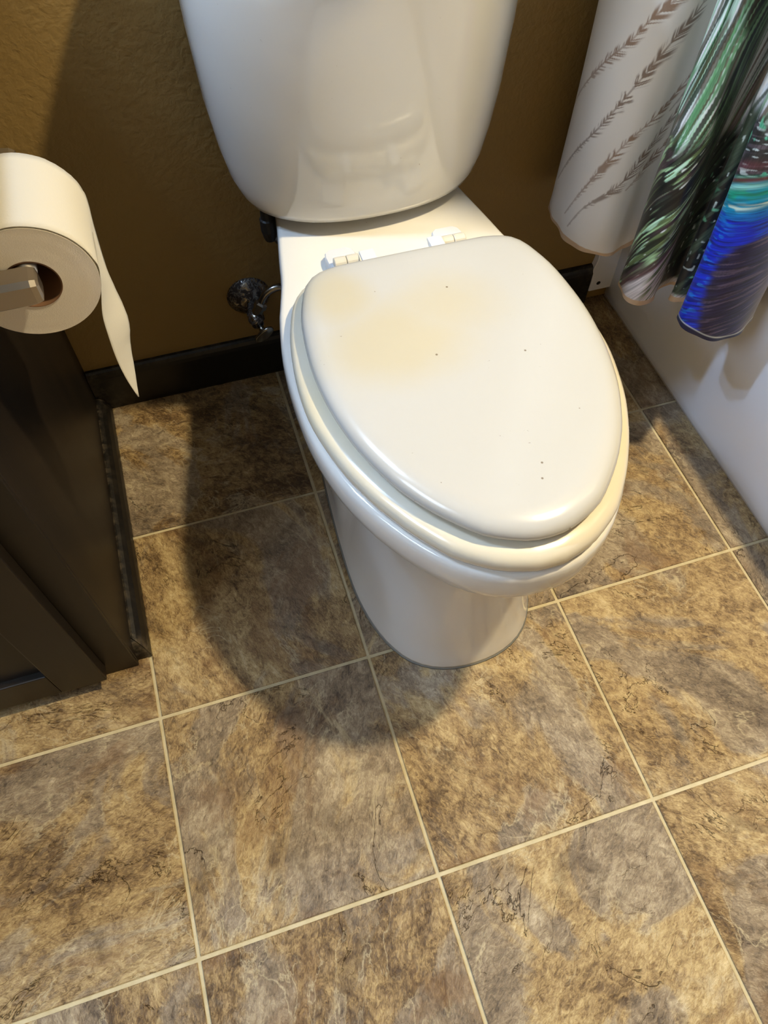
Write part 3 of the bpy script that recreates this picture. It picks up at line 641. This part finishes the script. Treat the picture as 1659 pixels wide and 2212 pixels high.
# folds: slow sway with height, puckered hem
zt = np.clip((ZZ-.28)/1.6, 0, 1)
tx = np.gradient(cx_); ty = np.gradient(cy_); tl = np.hypot(tx, ty); nxn, nyn = ty/tl, -tx/tl
wob = .0016*np.sin(SS*41+ZZ*9)+.0014*np.sin(SS*150+3*np.sin(ZZ*40))*np.exp(-(ZZ-.28)/.012)
px = cx_[None]*(1-zt*.12)+(.62*zt*.12)+nxn[None]*wob - .05*np.clip(ZZ-.28, 0, .45)*sm(SS, .74, .80)*sm(SS, .985, .95); py = cy_[None]+nyn[None]*wob
pz = ZZ + .0018*np.sin(SS*70)*np.exp(-(ZZ-.28)/.02)
V = np.stack([px, py, pz], -1).reshape(-1, 3)
loc = (.57, .38, .28)
me = bpy.data.meshes.new('shower_curtain'); nv = NS*NZ; nf = (NS-1)*(NZ-1)
me.vertices.add(nv); me.vertices.foreach_set('co', (V-np.array(loc)).ravel())
ii = (np.arange(NZ-1)[:, None]*NS+np.arange(NS-1)[None]).ravel()
quads = np.stack([ii, ii+1, ii+1+NS, ii+NS], 1).ravel()
me.loops.add(nf*4); me.loops.foreach_set('vertex_index', quads)
me.polygons.add(nf); me.polygons.foreach_set('loop_start', np.arange(nf)*4); me.polygons.foreach_set('use_smooth', np.ones(nf, bool))
me.update(calc_edges=True)
ca = me.color_attributes.new('print', 'FLOAT_COLOR', 'POINT'); ca.data.foreach_set('color', np.concatenate([np.clip(img, 0, 1), np.ones(SS.shape+(1,))], -1).reshape(-1, 4).ravel())
M = Mat('printed_curtain_cloth'); at = M.n('ShaderNodeAttribute', attribute_name='print')
M.set(Base_Color=at.outputs['Color'], Roughness=.42, Sheen_Weight=.1, Normal=M.bump(M.noise(M.obj(), 900, 2), .08, .0006))
tr = M.n('ShaderNodeBsdfTranslucent'); M.l(at.outputs['Color'], tr.inputs[0]); mx = M.n('ShaderNodeMixShader'); mx.inputs[0].default_value = .06
M.l(M.b.outputs[0], mx.inputs[1]); M.l(tr.outputs[0], mx.inputs[2]); M.l(mx.outputs[0], M.t.nodes['Material Output'].inputs['Surface'])
me.materials.append(M.m)
cur = bpy.data.objects.new('shower_curtain', me); cur.location = loc; link(cur)
tag(cur, 'shower curtain with peacock feather print gathered beside the toilet', 'curtain')
V, F = tube([(.61, y, 1.945) for y in np.linspace(YF+.001, WY-.001, 12)], .0125, 16); rod = mesh_obj('curtain_rod', V, F, MT['rod'], loc=(.61, -.6, 1.945)); tag(rod, 'chrome curtain rod above the bathtub edge', 'rod')

# ------------------------------------------------------------------ lamps of the room
cl = thing('ceiling_light', (TUB_LIGHT[0], TUB_LIGHT[1], ZC), 'round recessed ceiling light above the bathtub', 'ceiling light')
V, F = lathe((TUB_LIGHT[0], TUB_LIGHT[1], ZC-.0005), (0, 0, -1), [(.085, 0), (.085, .006), (.07, .012), (.06, .012)], 40); mesh_obj('trim_ring', V, F, MT['white'], cl)
V, F = lathe((TUB_LIGHT[0], TUB_LIGHT[1], ZC-.012), (0, 0, -1), [(.058, 0), (.056, .006), (.03, .010)], 40); mesh_obj('lens', V, F, emis('warm_lens', WARM_C, 6.0), cl)
vl = thing('vanity_light', (-.87, WY, 2.05), 'two-bulb vanity light on the back wall', 'wall light')
box('backplate', (-1.20, .575, 2.02), (-.54, .599, 2.10), MT['nickel'], vl, .004)
for x in VAN_X:
    V, F = tube([(x, .58, 2.06), (x, .52, 2.06), (x, .50, 2.045), (x, .50, 2.005)], .011, 12); a = mesh_obj('arm', V, F, MT['nickel'], vl)
    V, F = lathe((x, .50, 2.012), (0, 0, -1), [(.016, 0), (.03, .012), (.033, .02)], 24); mesh_obj('socket', V, F, MT['nickel'], a)
